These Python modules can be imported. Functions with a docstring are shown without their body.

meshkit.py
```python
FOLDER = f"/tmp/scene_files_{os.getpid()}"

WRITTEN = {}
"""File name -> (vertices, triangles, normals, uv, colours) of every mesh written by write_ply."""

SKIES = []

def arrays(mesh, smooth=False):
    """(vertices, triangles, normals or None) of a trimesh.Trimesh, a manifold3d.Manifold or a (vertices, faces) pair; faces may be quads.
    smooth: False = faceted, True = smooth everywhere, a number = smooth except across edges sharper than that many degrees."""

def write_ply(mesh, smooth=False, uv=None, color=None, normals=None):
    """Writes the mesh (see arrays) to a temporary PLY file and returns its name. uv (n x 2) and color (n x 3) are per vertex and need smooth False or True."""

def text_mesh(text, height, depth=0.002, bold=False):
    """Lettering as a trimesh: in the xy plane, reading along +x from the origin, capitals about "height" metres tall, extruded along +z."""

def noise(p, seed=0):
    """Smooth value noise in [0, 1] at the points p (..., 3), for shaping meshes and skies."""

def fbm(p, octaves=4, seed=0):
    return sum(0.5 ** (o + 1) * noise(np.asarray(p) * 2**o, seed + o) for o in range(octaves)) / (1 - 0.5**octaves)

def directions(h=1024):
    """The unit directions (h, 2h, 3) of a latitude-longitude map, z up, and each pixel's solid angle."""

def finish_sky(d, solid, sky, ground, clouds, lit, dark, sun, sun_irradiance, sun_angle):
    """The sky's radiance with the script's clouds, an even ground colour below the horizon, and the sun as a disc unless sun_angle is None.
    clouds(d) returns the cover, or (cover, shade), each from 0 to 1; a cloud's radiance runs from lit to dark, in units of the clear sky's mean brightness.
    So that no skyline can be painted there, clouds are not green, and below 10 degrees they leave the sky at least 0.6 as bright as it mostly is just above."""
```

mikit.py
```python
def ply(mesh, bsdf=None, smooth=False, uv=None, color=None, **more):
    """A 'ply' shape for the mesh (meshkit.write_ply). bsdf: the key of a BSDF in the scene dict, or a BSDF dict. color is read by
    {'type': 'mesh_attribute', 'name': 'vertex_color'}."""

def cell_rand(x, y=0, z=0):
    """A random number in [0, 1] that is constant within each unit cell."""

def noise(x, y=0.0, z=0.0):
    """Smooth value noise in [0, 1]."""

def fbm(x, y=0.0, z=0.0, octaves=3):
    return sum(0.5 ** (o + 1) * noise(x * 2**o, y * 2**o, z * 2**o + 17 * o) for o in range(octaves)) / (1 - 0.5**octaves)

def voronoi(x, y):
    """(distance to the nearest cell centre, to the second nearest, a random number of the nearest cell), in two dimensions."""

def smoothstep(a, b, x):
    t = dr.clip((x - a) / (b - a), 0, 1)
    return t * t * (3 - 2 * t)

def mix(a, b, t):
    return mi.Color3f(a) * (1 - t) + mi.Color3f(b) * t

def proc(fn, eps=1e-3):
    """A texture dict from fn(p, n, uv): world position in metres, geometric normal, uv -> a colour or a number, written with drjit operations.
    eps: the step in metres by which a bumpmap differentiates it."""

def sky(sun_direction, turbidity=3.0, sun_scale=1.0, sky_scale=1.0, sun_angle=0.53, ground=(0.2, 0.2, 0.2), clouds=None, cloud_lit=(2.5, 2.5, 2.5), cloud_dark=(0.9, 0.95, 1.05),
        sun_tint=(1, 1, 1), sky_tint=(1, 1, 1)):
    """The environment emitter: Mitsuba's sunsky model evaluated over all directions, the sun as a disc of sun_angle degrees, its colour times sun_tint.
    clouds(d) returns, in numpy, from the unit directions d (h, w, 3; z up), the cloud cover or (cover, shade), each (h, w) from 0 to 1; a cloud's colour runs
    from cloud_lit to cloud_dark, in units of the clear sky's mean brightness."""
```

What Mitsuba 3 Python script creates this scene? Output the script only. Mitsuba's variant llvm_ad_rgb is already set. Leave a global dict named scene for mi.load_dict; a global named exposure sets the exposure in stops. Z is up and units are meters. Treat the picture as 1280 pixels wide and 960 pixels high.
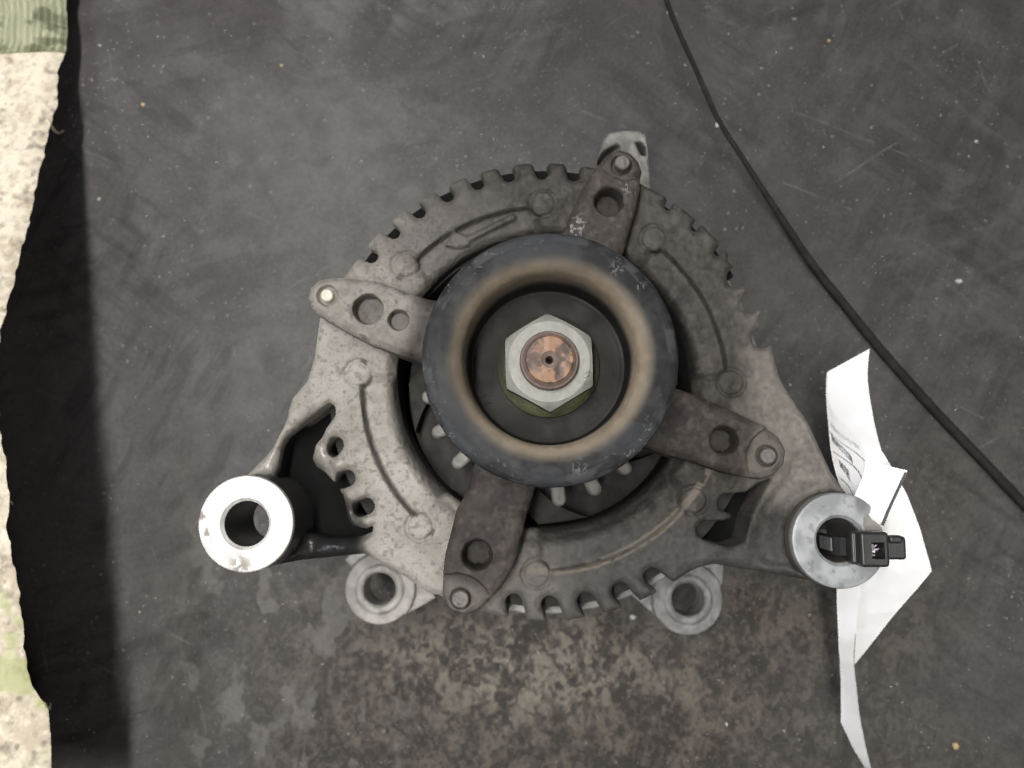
import math, random
import numpy as np
import drjit as dr
import mitsuba as mi
import trimesh, shapely
import shapely.geometry as sg
import manifold3d as m3
from trimesh import creation as tc
import mikit, meshkit
from mikit import noise, fbm, voronoi, smoothstep, mix, proc

T = mi.ScalarTransform4f
MM = 0.001
scene = {'type': 'scene'}
labels = {}
exposure = 1.1

# ------------------------------------------------------------------ camera (millimetres in the comments, metres in the dict)
CAM = np.array([-5.512, -23.814, 344.0]) * MM
FWD = np.array([-0.01739, 0.10286, -0.99454])
scene['camera'] = {'type': 'thinlens', 'fov': 66.996, 'fov_axis': 'x', 'aperture_radius': 0.0007, 'focus_distance': 0.188,
                   'near_clip': 0.01, 'far_clip': 20.0,
                   'to_world': T().look_at(origin=CAM.tolist(), target=(CAM + FWD).tolist(), up=[0.0018, 0.9947, 0.1028])}

# ------------------------------------------------------------------ light: a strip lamp over the bench, other lamps added unseen as fill
def lamp(key, label, x, y, z, w, l, rad):
    labels[key] = {'label': label, 'category': 'ceiling lamp'}
    body = tc.box([w + .05, l + .05, .05]); body.apply_translation([x, y, z + .028])
    scene[key + '__housing'] = mikit.ply(body, 'lamp_housing')
    v = np.array([[x - w/2, y - l/2, z], [x - w/2, y + l/2, z], [x + w/2, y + l/2, z], [x + w/2, y - l/2, z]])
    scene[key + '__tube_panel'] = mikit.ply((v, [[0, 1, 2], [0, 2, 3]]), 'lamp_housing', emitter={'type': 'area', 'radiance': {'type': 'rgb', 'value': rad}})

scene['lamp_housing'] = {'type': 'twosided', 'bsdf': {'type': 'diffuse', 'reflectance': {'type': 'rgb', 'value': [.7, .7, .7]}}}
lamp('ceiling_lamp', 'long narrow white strip lamp hanging right above the workbench', -0.20, 0.04, 1.15, 0.085, 0.8, [32.5, 31.6, 30.0])
lamp('ceiling_lamp_001', 'unseen white strip lamp added as fill over the left side', -1.5, 0.3, 2.1, 0.3, 1.25, [6.2, 6.6, 7.6])
lamp('ceiling_lamp_002', 'unseen white strip lamp added as fill over the right side', 1.3, -0.4, 2.1, 0.3, 1.25, [4.2, 4.2, 4.2])
lamp('ceiling_lamp_003', 'unseen white strip lamp added as fill behind the far end of the workbench', 0.2, 1.9, 2.1, 0.9, 0.4, [3.8, 3.8, 3.9])

# ------------------------------------------------------------------ helpers
def put(key, mesh, bsdf, smooth=False, **kw):
    """One entry of the scene from a mesh in millimetres."""
    v, f, _ = meshkit.arrays(mesh)
    m = trimesh.Trimesh(np.asarray(v) * MM, f, process=False)
    scene[key] = mikit.ply(m, bsdf, smooth=smooth, **kw)
    return key

counts = {}
def num(key):
    n = counts.get(key, 0); counts[key] = n + 1
    return key if n == 0 else '%s_%03d' % (key, n)

def lathe(profile, n=96, centre=(0, 0)):
    m = tc.revolve(np.array(profile, float), sections=n)
    m.apply_translation([centre[0], centre[1], 0])
    return m

def prism(pts, z0, z1):
    p = pts if hasattr(pts, 'geom_type') else sg.Polygon(pts)
    m = tc.extrude_polygon(p.buffer(0), z1 - z0, engine='earcut')
    m.apply_translation([0, 0, z0])
    return m

def spline(pts, n):
    from scipy.interpolate import CubicSpline
    pts = np.array(pts, float)
    s = np.r_[0, np.cumsum(np.linalg.norm(np.diff(pts, axis=0), axis=1))]
    return CubicSpline(s, pts)(np.linspace(0, s[-1], n))

def tube(path, rad, n=14):
    path = np.asarray(path, float)
    t = np.gradient(path, axis=0); t /= np.linalg.norm(t, axis=1, keepdims=True)
    up = np.array([0, 0, 1.0]); a = np.cross(t, up); a /= np.linalg.norm(a, axis=1, keepdims=True); b = np.cross(a, t)
    rad = np.broadcast_to(rad, len(path)); ph = np.arange(n) * 2 * np.pi / n
    v = (path[:, None] + rad[:, None, None] * (np.cos(ph)[None, :, None] * a[:, None] + np.sin(ph)[None, :, None] * b[:, None])).reshape(-1, 3)
    f = []
    for i in range(len(path) - 1):
        for j in range(n):
            k = (j + 1) % n
            f += [[i*n + j, i*n + k, (i+1)*n + k], [i*n + j, (i+1)*n + k, (i+1)*n + j]]
    c0, c1 = len(v), len(v) + 1
    v = np.vstack([v, path[0], path[-1]])
    for j in range(n):
        k = (j + 1) % n
        f += [[c0, k, j], [c1, (len(path)-1)*n + j, (len(path)-1)*n + k]]
    return v, np.array(f)

def sheet(grid, thick):
    """A closed thin sheet from a grid (n, m, 3) of points of its upper face."""
    g = np.asarray(grid, float); n, m = g.shape[:2]
    nr = np.cross(np.gradient(g, axis=1), np.gradient(g, axis=0)); nr /= np.linalg.norm(nr, axis=2, keepdims=True)
    top, bot = g.reshape(-1, 3), (g - nr * thick).reshape(-1, 3)
    if nr[..., 2].mean() < 0: bot = (g + nr * thick).reshape(-1, 3)
    idx = np.arange(n*m).reshape(n, m); o = n*m
    q = np.stack([idx[:-1, :-1], idx[1:, :-1], idx[1:, 1:], idx[:-1, 1:]], -1).reshape(-1, 4)
    f = [q, q[:, ::-1] + o]
    ring = np.r_[idx[0, :], idx[1:, -1], idx[-1, -2::-1], idx[-2:0:-1, 0]]
    r2 = np.roll(ring, -1)
    f.append(np.stack([ring, r2, r2 + o, ring + o], -1))
    return np.vstack([top, bot]), np.vstack(f)

def poly(pts, n):
    pts = np.array(pts, float); s = np.r_[0, np.cumsum(np.linalg.norm(np.diff(pts, axis=0), axis=1))]; q = np.linspace(0, s[-1], n)
    return np.stack([np.interp(q, s, pts[:, k]) for k in range(3)], -1)

def strip(left, right, n=40, m=14, f=None):
    f = f or spline
    a, b = f(left, n), f(right, n)
    w = np.linspace(0, 1, m)[None, :, None]
    g = a[:, None] * (1 - w) + b[:, None] * w
    g[..., 2] += 1.1*(meshkit.fbm(g*.11, 3, 12) - .5)
    return g

# signed distances on grids, then a mesh by surface nets: cast metal with rounded edges and fillets
def sd_poly(pts, X, Y):
    pts = np.array(pts, float); d = np.full(X.shape, 1e9); s = np.ones(X.shape)
    for i in range(len(pts)):
        a, b = pts[i], pts[i-1]
        ex, ey = b - a; wx, wy = X - a[0], Y - a[1]
        t = np.clip((wx*ex + wy*ey) / (ex*ex + ey*ey + 1e-12), 0, 1)
        d = np.minimum(d, (wx - ex*t)**2 + (wy - ey*t)**2)
        c1, c2, c3 = Y >= a[1], Y < b[1], ex*wy > ey*wx
        s = np.where((c1 & c2 & c3) | (~c1 & ~c2 & ~c3), -s, s)
    return s * np.sqrt(d)

def sd_caps(a, b, r, X, Y):
    a, b = np.array(a, float), np.array(b, float); e = b - a
    t = np.clip(((X - a[0])*e[0] + (Y - a[1])*e[1]) / (e @ e + 1e-12), 0, 1)
    return np.hypot(X - a[0] - e[0]*t, Y - a[1] - e[1]*t) - r

def smin(a, b, k):
    h = np.clip(0.5 + 0.5*(b - a)/k, 0, 1)
    return b*(1 - h) + a*h - k*h*(1 - h)

def smax(a, b, k): return -smin(-a, -b, k)
def sstep(a, b, x):
    t = np.clip((x - a)/(b - a), 0, 1); return t*t*(3 - 2*t)

def nets(F, origin, h):
    s = F < 0
    nx, ny, nz = F.shape
    cs = [(i, j, k) for i in (0, 1) for j in (0, 1) for k in (0, 1)]
    view = lambda A, c: A[c[0]:nx-1+c[0], c[1]:ny-1+c[1], c[2]:nz-1+c[2]]
    cnt = sum(view(s, c).astype(np.uint8) for c in cs)
    act = (cnt > 0) & (cnt < 8)
    ids = np.full(act.shape, -1, np.int64); n = int(act.sum()); ids[act] = np.arange(n)
    base = np.argwhere(act).astype(np.float32)
    val = {c: view(F, c)[act] for c in cs}
    acc, w = np.zeros((n, 3), np.float32), np.zeros(n, np.float32)
    for c in cs:
        for ax in range(3):
            if c[ax] == 0:
                d = list(c); d[ax] = 1; d = tuple(d)
                a, b = val[c], val[d]; m = (a < 0) != (b < 0)
                t = np.where(m, a/np.where(m, a - b, 1), 0)
                p = np.array(c, np.float32)[None] + t[:, None]*np.eye(3, dtype=np.float32)[ax][None]
                acc += p*m[:, None]; w += m
    v = (base + acc/w[:, None])*h + np.array(origin)
    faces = []
    for ax in range(3):
        sl0, sl1 = [slice(1, -1)]*3, [slice(1, -1)]*3
        sl0[ax], sl1[ax] = slice(0, -1), slice(1, None)
        a, b = s[tuple(sl0)], s[tuple(sl1)]
        for cond, flip in ((a & ~b, False), (~a & b, True)):
            q = np.argwhere(cond)
            off = np.ones(3, int); off[ax] = 0
            q = q + off
            u, w_ = (ax + 1) % 3, (ax + 2) % 3
            U, W = np.eye(3, dtype=int)[u], np.eye(3, dtype=int)[w_]
            quad = np.stack([ids[tuple((q - U - W).T)], ids[tuple((q - W).T)], ids[tuple(q.T)], ids[tuple((q - U).T)]], -1)
            faces.append(quad[:, ::-1] if flip else quad)
    return v, np.vstack(faces)

def grid(x0, x1, y0, y1, h):
    xs, ys = np.arange(x0, x1, h), np.arange(y0, y1, h)
    X, Y = np.meshgrid(xs, ys, indexing='ij')
    return X, Y

def relief(d2, H, X, Y, z0, h, k=0.9, ztop=None):
    """The solid inside the outline d2 < 0, between z0 and the height field H, edges rounded by k."""
    zs = np.arange(z0 - 2*h, (np.max(H[d2 < 0]) if ztop is None else ztop) + 2.5*h, h)
    F = np.empty(X.shape + (len(zs),), np.float32)
    for i, z in enumerate(zs):
        F[..., i] = np.maximum(smax(d2, z - H, k), z0 - z)
    return nets(F, (X[0, 0], Y[0, 0], zs[0]), h)

rnd = np.random.default_rng(7)

# ------------------------------------------------------------------ materials
def mm(p): return p.x*1000.0, p.y*1000.0, p.z*1000.0
def principled(color, rough=.5, metal=0.0, spec=.5, **kw):
    c = color if isinstance(color, dict) else {'type': 'rgb', 'value': list(color)}
    return {'type': 'principled', 'base_color': c, 'roughness': rough, 'metallic': metal, 'specular': spec, **kw}
def bumped(b, fn, scale=1.0, eps=2e-4):
    return {'type': 'twosided', 'bsdf': {'type': 'bumpmap', 'texture': proc(fn, eps), 'scale': scale, 'bsdf': b}}
def two(b): return {'type': 'twosided', 'bsdf': b}

def table_color(p, n, uv):
    x, y, z = mm(p)
    broad = fbm(x*.011 + 3, y*.011, 1.0, 3)
    wx, wy = x + 3*(noise(x*.08, y*.08, 2.0) - .5), y + 3*(noise(x*.08, y*.08, 8.0) - .5)
    fine = fbm(wx*.12, wy*.12, 5.0, 4)
    c = mix((.050, .048, .0465), (.078, .0755, .073), smoothstep(.28, .72, broad*.6 + fine*.4))
    c = c*(1.0 + .45*smoothstep(60, -90, x)*smoothstep(-100, 20, y))  # far left lighter: a pale sheen painted into the colour
    c = mix(c, (.080, .073, .076), smoothstep(-90, -150, x)*smoothstep(.3, .6, fbm(x*.02, y*.008, 33.0, 2))*.6)
    # wiped smears, dark and pale, along bent strokes
    for k, (ca, sa) in enumerate(((.96, .28), (.45, .89), (.80, -.60))):
        u, v = wx*ca + wy*sa, -wx*sa + wy*ca
        q = fbm(u*.035 + 31*k, v*.20, 2.0 + k, 4)
        m = smoothstep(.45, .65, noise(x*.016 + 5*k, y*.016, 60.0 + k))
        c = mix(c, (.026, .024, .025), smoothstep(.54, .74, q)*m*.36)
        c = mix(c, (.105, .101, .097), smoothstep(.42, .28, q)*m*.22)
    # thin scratches, short and few
    for k, (ca, sa) in enumerate(((.86, .5), (.35, -.94), (.93, -.37))):
        u, v = x*ca + y*sa, -x*sa + y*ca
        v = v + 5*noise(u*.03, k*3.1, 1.0)
        row = dr.floor(v*.09); t = v*.09 - row
        on = mikit.cell_rand(row, dr.floor(u*.030 + 7*mikit.cell_rand(row, k)), 70 + k)
        a = (1 - smoothstep(.02, .055, dr.abs(t - .2 - .6*mikit.cell_rand(row, 5 + k))))*smoothstep(.935, .945, on)*smoothstep(.3, .75, fbm(u*.18, row, 3.0, 3))
        c = mix(c, (.15, .144, .137), a*.45)
    # pale dust trodden into the near side, broken into fine blotches
    edge = y + 34*(fbm(x*.018, y*.02, 4.0, 3) - .5)
    near = smoothstep(-42, -84, edge)*smoothstep(205, 80, dr.abs(x - 20))
    near = dr.maximum(near, .45*smoothstep(70, 130, x)*smoothstep(40, -40, edge)*smoothstep(.35, .6, fbm(x*.02, y*.02, 90.0, 2)))
    near = near*(.70 + .30*smoothstep(.35, .6, fbm(x*.018 + 9, y*.024, 7.0, 2)))
    bx, by = x + 2.0*(noise(x*.5, y*.5, 1.0) - .5), y + 2.0*(noise(x*.5, y*.5, 6.0) - .5)
    q = .45*fbm(bx*.14, by*.12, 12.0, 3) + .55*fbm(bx*.60, by*.50, 19.0, 5)
    bl = smoothstep(.36, .68, q)
    pale_oval = 1 - smoothstep(.2, 1.0, dr.sqrt(dr.square((x + 5)/85) + dr.square((y + 112)/32)) + .5*(fbm(x*.03, y*.03, 66.0, 3) - .5))  # dust made paler in an oval by the near edge
    c = mix(c, mix((.034, .0285, .024), mi.Color3f(.140, .122, .099)*(.78 + .75*pale_oval), bl), near*.86)
    # stray pale scuffs left of the dust
    sc = smoothstep(.56, .68, fbm(bx*.10, by*.07, 44.0, 4))*smoothstep(-20, -60, y)*smoothstep(-40, -70, x)*smoothstep(-170, -140, x)
    c = mix(c, (.17, .16, .15), sc*.5)
    far = smoothstep(110, 185, y)*smoothstep(.42, .65, fbm(x*.03, y*.03, 40.0, 3))  # darker far patches: corner falloff of the lens painted in
    c = mix(c, (.048, .040, .040), far*.6)
    gr = fbm(x*.9, y*.9, 31.0, 3)
    c = c*(.80 + .40*gr)
    d3, d4, r3 = voronoi(x*.33 + 40, y*.33)
    c = mix(c, (.20, .19, .18), (1 - smoothstep(.05, .16, d3))*smoothstep(.78, .9, r3)*smoothstep(.4, .65, fbm(x*.025, y*.025, 51.0, 2))*.6)
    # pale flecks
    d1, d2, r = voronoi(x*.15, y*.15)
    sz = .03 + .07*noise(x*.15, y*.15, 77.0)
    fl = (1 - smoothstep(sz*.6, sz*1.5, d1))*smoothstep(.70, .85, r)*smoothstep(.42, .66, fbm(x*.035, y*.035, 15.0, 2) + .35*smoothstep(60, 160, y)*smoothstep(0, -120, x))
    return mix(c, (.27, .26, .245), fl*.55)
def table_rough(p, n, uv):
    x, y, z = mm(p)
    return .52 + .22*fbm(x*.05, y*.05, 3.0, 3)
def table_bump(p, n, uv):
    x, y, z = mm(p)
    return .00005*fbm(x*.5, y*.5, 0.0, 3)
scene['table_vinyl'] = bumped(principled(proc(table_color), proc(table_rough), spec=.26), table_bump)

def blot(x, y, cx, cy, r, soft): return 1 - smoothstep(r - soft, r + soft, dr.sqrt(dr.square(x - cx) + dr.square(y - cy)))

def cast_color(p, n, uv):
    x, y, z = mm(p)
    w = 9*(fbm(x*.12, y*.12, z*.1, 3) - .5)
    rr = dr.sqrt(x*x + y*y)
    grain = fbm(x*.85, y*.85, z*.85, 4); blotch = fbm(x*.28 + 9, y*.28, z*.28, 4)
    speck = smoothstep(.46, .70, grain*.68 + blotch*.32)
    patch = fbm(x*.07 + 3, y*.07, z*.05, 3)
    tone = .62 + .76*grain
    clean = mix((.235, .217, .192), (.40, .376, .338), smoothstep(.3, .7, patch*.5 + blotch*.5))*tone
    clean = mix(clean, (.10, .088, .077), speck*.68)
    mid = mix((.092, .085, .078), (.15, .14, .127), smoothstep(.3, .7, patch*.5 + blotch*.5))*tone
    mid = mix(mid, (.05, .045, .04), speck*.6)
    shaded_grime = mix((.030, .027, .025), (.062, .057, .052), smoothstep(.3, .7, patch*.5 + blotch*.5))*tone
    shaded_grime = mix(shaded_grime, (.105, .095, .082), smoothstep(.55, .75, fbm(x*.5, y*.5, 3.0, 4))*.35)
    # dirt plus cast shade painted in, darkening the right and near side
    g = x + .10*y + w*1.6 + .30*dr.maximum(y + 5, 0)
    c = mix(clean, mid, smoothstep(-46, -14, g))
    c = mix(c, shaded_grime, smoothstep(-8, 22, g))
    web = smoothstep(55, 68, x + w)*smoothstep(-42, -22, y + w)*(1 - smoothstep(28, 42, y))
    c = mix(c, mix((.16, .146, .13), (.26, .24, .215), patch)*tone, web*.85)
    low = smoothstep(-38, -46, y + w*.3)*smoothstep(2, 14, x)*smoothstep(90, 60, x)
    c = mix(c, mix((.045, .045, .042), (.07, .069, .065), blotch)*tone, low*.75)
    # dry dust in the step of the rim on the near side
    ds = (1 - smoothstep(.5, 1.5, dr.abs(rr - 54.9 + w*.1)))*smoothstep(-15, 5, x)*smoothstep(-5, -18, y)
    c = mix(c, (.20, .172, .138), ds*.6*smoothstep(.3, .5, blotch))
    # rim step on the left side darkened, its shade painted in
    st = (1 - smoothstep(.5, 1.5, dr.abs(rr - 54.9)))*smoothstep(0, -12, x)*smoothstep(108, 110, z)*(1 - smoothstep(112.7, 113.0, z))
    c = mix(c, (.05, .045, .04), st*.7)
    c = mix(c, (.014, .013, .012), smoothstep(110.5, 107.5, z)*smoothstep(48, 46.5, rr)*.92)  # inner wall of the openings blackened, shade painted into the colour
    # black oil run out of the left pocket over its walls
    oil = blot(x + w*.6, y + w*.4, -74, -28, 15.5, 4)*smoothstep(72.5, 76, rr + w*.2)
    oil = dr.maximum(oil, smoothstep(111.0, 109.0, z)*smoothstep(-56, -60, x)*smoothstep(-4, -8, y)*smoothstep(72.5, 76, rr + w*.2))
    oil = dr.maximum(oil, blot(x + w*.5, y, -66, -46, 13, 4))*smoothstep(113.0, 111.5, z + .06*(x + 60) + w*.1)
    oil = dr.maximum(oil, smoothstep(-64, -72, x - w*.5)*smoothstep(-18, -26, y)*(1 - smoothstep(108, 111.5, z)))
    oil = oil*dr.maximum(smoothstep(1.0, 5.0, (x + 68)*.74 - (y + 5)*.673 + w*.3), smoothstep(106, 103, z))
    return mix(c, (.012, .012, .013), oil*.97)
def cast_rough(p, n, uv):
    x, y, z = mm(p)
    oil = dr.maximum(blot(x, y, -73, -29, 14.5, 4), blot(x, y, -66, -46, 13, 4))
    return .66 - .42*oil + .12*(noise(x, y, z) - .5)
def cast_bump(p, n, uv):
    x, y, z = mm(p)
    return (.00055*fbm(x*.8, y*.8, z*.8, 3) + .0004*fbm(x*.22, y*.22, z*.22, 2))*(1 - .8*dr.maximum(blot(x, y, -73, -29, 15.5, 4), blot(x, y, -66, -46, 14, 4)))
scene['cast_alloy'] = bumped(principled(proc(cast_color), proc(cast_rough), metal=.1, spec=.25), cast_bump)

def arm_color(p, n, uv):
    x, y, z = mm(p)
    rr = dr.sqrt(x*x + y*y); w = 8*(fbm(x*.15, y*.15, z*.1, 3) - .5)
    patch = fbm(x*.1, y*.1 + 4, z*.06, 3); grain = fbm(x*.85 + 5, y*.85, z*.85, 4); blotch = fbm(x*.3, y*.3 + 4, z*.3, 4); tone = .62 + .76*grain
    clean = mix(mix((.20, .184, .164), (.31, .292, .265), smoothstep(.3, .7, blotch)), (.075, .066, .057), smoothstep(.47, .70, grain*.45 + blotch*.55)*.85)*tone
    shaded_grime = mix((.032, .027, .025), (.060, .052, .046), smoothstep(.3, .72, patch*.5 + blotch*.5))*tone
    shaded_grime = mix(shaded_grime, (.115, .10, .088), smoothstep(.55, .76, fbm(x*.5, y*.5, 9.0, 4))*.35)
    c = mix(clean, shaded_grime, smoothstep(-44, -36, x + w*.5 - .25*(y - 16)))  # left arm lighter, the rest dark: cast shade painted in with the dirt
    c = mix(c, mi.Color3f(.14, .128, .114)*tone, smoothstep(60.5, 64, rr + w*.3)*smoothstep(0, -10, y)*.8)
    c = mix(c, mi.Color3f(.028, .024, .021)*tone, smoothstep(118.5, 116.5, z)*smoothstep(-40, -30, x)*smoothstep(113.4, 113.8, z)*.8)  # hole floors darkened by depth, their shade painted into the colour
    c = mix(c, mi.Color3f(.06, .056, .051)*tone, smoothstep(119.5, 118.5, z)*smoothstep(-30, -40, x)*.6)  # the same painted hole shade on the left arm
    # crust of white corrosion where water stood beside the pulley
    cr = smoothstep(.60, .68, fbm(x*1.1, y*1.1, 2.0, 3))*dr.maximum(blot(x, y, 9.0, 46.0, 3.2, 2), .6*blot(x, y, 25.5, 58, 2.2, 1.5))
    return mix(c, (.42, .41, .39), cr*.45)
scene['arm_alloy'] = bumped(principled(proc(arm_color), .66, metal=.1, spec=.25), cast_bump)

def boss_white(p, n, uv):
    x, y, z = mm(p)
    c = mix((.70, .685, .65), (.50, .49, .465), smoothstep(.35, .75, .5*fbm(x*.2, y*.2, 1.0, 3) + .5*fbm(x*.9, y*.25, 4.0, 3)))
    st = smoothstep(.50, .62, fbm(x*.5, y*.5, 6.0, 3))*dr.maximum(blot(x, y, -87.5, -53, 3.0, 2), dr.maximum(blot(x, y, -99, -44, 2.4, 1.3), blot(x, y, -99.6, -38.8, 1.3, .5)))
    c = mix(c, (.13, .105, .085), st*.8)
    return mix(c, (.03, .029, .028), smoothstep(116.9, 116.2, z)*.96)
scene['bare_alloy'] = bumped(principled(proc(boss_white), .42, metal=.15, spec=.5), lambda p, n, uv: .00002*fbm(p.x*1500, p.y*1500, 1.0, 2))
def boss_grey(p, n, uv):
    x, y, z = mm(p)
    c = mix((.23, .24, .245), (.36, .37, .375), smoothstep(.3, .7, fbm(x*.22, y*.22, 1.0, 4)))
    c = mix(c, (.13, .13, .13), smoothstep(.58, .72, fbm(x*.5, y*.5, 3.0, 3))*.45)
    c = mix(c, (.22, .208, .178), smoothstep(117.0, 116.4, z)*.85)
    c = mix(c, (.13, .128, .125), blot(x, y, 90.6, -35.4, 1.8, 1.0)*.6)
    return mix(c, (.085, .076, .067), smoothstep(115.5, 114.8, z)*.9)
scene['dull_alloy'] = bumped(principled(proc(boss_grey), .5, metal=.2, spec=.5), lambda p, n, uv: .00003*fbm(p.x*900, p.y*900, 1.0, 3))

def rear_color(p, n, uv):
    x, y, z = mm(p)
    s = fbm(x*.25, y*.25, z*.2, 4)
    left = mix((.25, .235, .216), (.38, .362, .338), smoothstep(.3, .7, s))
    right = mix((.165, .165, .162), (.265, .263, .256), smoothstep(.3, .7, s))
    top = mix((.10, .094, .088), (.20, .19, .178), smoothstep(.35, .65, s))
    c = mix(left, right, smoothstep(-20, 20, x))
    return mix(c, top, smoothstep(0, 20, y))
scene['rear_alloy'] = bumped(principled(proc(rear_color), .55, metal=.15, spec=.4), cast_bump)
scene['stator_steel'] = two(principled(proc(lambda p, n, uv: mix((.018, .017, .016), (.045, .042, .04), fbm(p.x*300, p.y*300, p.z*2000, 3))), .7, spec=.1))
scene['dark_cavity'] = two({'type': 'diffuse', 'reflectance': {'type': 'rgb', 'value': [.010, .010, .010]}})  # near-black colour carries the shade inside the cavities
scene['fan_steel'] = two(principled(proc(lambda p, n, uv: mix((.018, .017, .016), (.055, .052, .048), fbm(p.x*260, p.y*200, 1.0, 3))), .7, spec=.1))
scene['hub_alloy'] = bumped(principled(proc(lambda p, n, uv: mix((.10, .096, .086), (.21, .20, .18), fbm(p.x*400, p.y*400, p.z*400, 3))), .55, metal=.1), cast_bump)

def pulley_color(p, n, uv):
    x, y, z = mm(p)
    rr = dr.sqrt(x*x + y*y); th = dr.atan2(y, x)
    m = fbm(x*.12, y*.12, 3.0, 3)
    c = mix((.014, .0142, .0148), (.030, .0304, .0312), smoothstep(.3, .7, m*.5 + .5*fbm(x*.5, y*.5, 1.0, 3)))
    c = mix(c, (.060, .062, .065), (1 - smoothstep(.9, 1.6, dr.abs(rr - 27.7)))*smoothstep(.45, .65, fbm(th*6, rr*.4, 2.0, 3))*.7)
    c = mix(c, (.036, .038, .042), smoothstep(.58, .64, noise(x*.11 + 20, y*.11, 7.0))*.6)
    # tan dust baked on the lip of the cup, lit lower right painted brighter
    rag = rr + .8*(fbm(th*3, rr*.3, 8.0, 3) - .5)
    lip = smoothstep(24.2, 20.0, rag)*smoothstep(159.5, 167.5, z + 2.0*(m - .5))
    c = mix(c, mix((.165, .133, .097), (.285, .235, .175), fbm(x*.5, y*.5, z*.4, 4))*(.8 + .4*smoothstep(-15, 15, x - y)), lip*.9)
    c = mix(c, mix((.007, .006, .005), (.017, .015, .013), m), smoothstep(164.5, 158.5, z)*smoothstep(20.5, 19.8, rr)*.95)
    # white corrosion flecks round the rim
    fl = smoothstep(.70, .80, fbm(x*1.3 + 3, y*1.3, 5.0, 3))*smoothstep(24.6, 26.6, rr)*smoothstep(.46, .62, fbm(th*2.2 + 4, 1.0, 3.0, 2))
    fl = dr.maximum(fl, smoothstep(.56, .64, fbm(x*1.6, y*1.3, 2.0, 3))*dr.maximum(blot(x, y, 15.3, 20.2, 1.5, .8), dr.maximum(blot(x, y, 20.5, 16.4, 1.1, .6), blot(x, y, 6.2, -24.3, 1.7, 1.0))))
    return mix(c, (.15, .153, .153), fl*.55)
scene['pulley_coat'] = bumped(principled(proc(pulley_color), proc(lambda p, n, uv: .46 + .25*fbm(p.x*250, p.y*250, 1.0, 2)), metal=.0, spec=.18), lambda p, n, uv: .00004*fbm(p.x*600, p.y*600, p.z*600, 3) + .00005*noise(dr.sqrt(p.x*p.x + p.y*p.y)*2600, p.z*2200))

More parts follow.
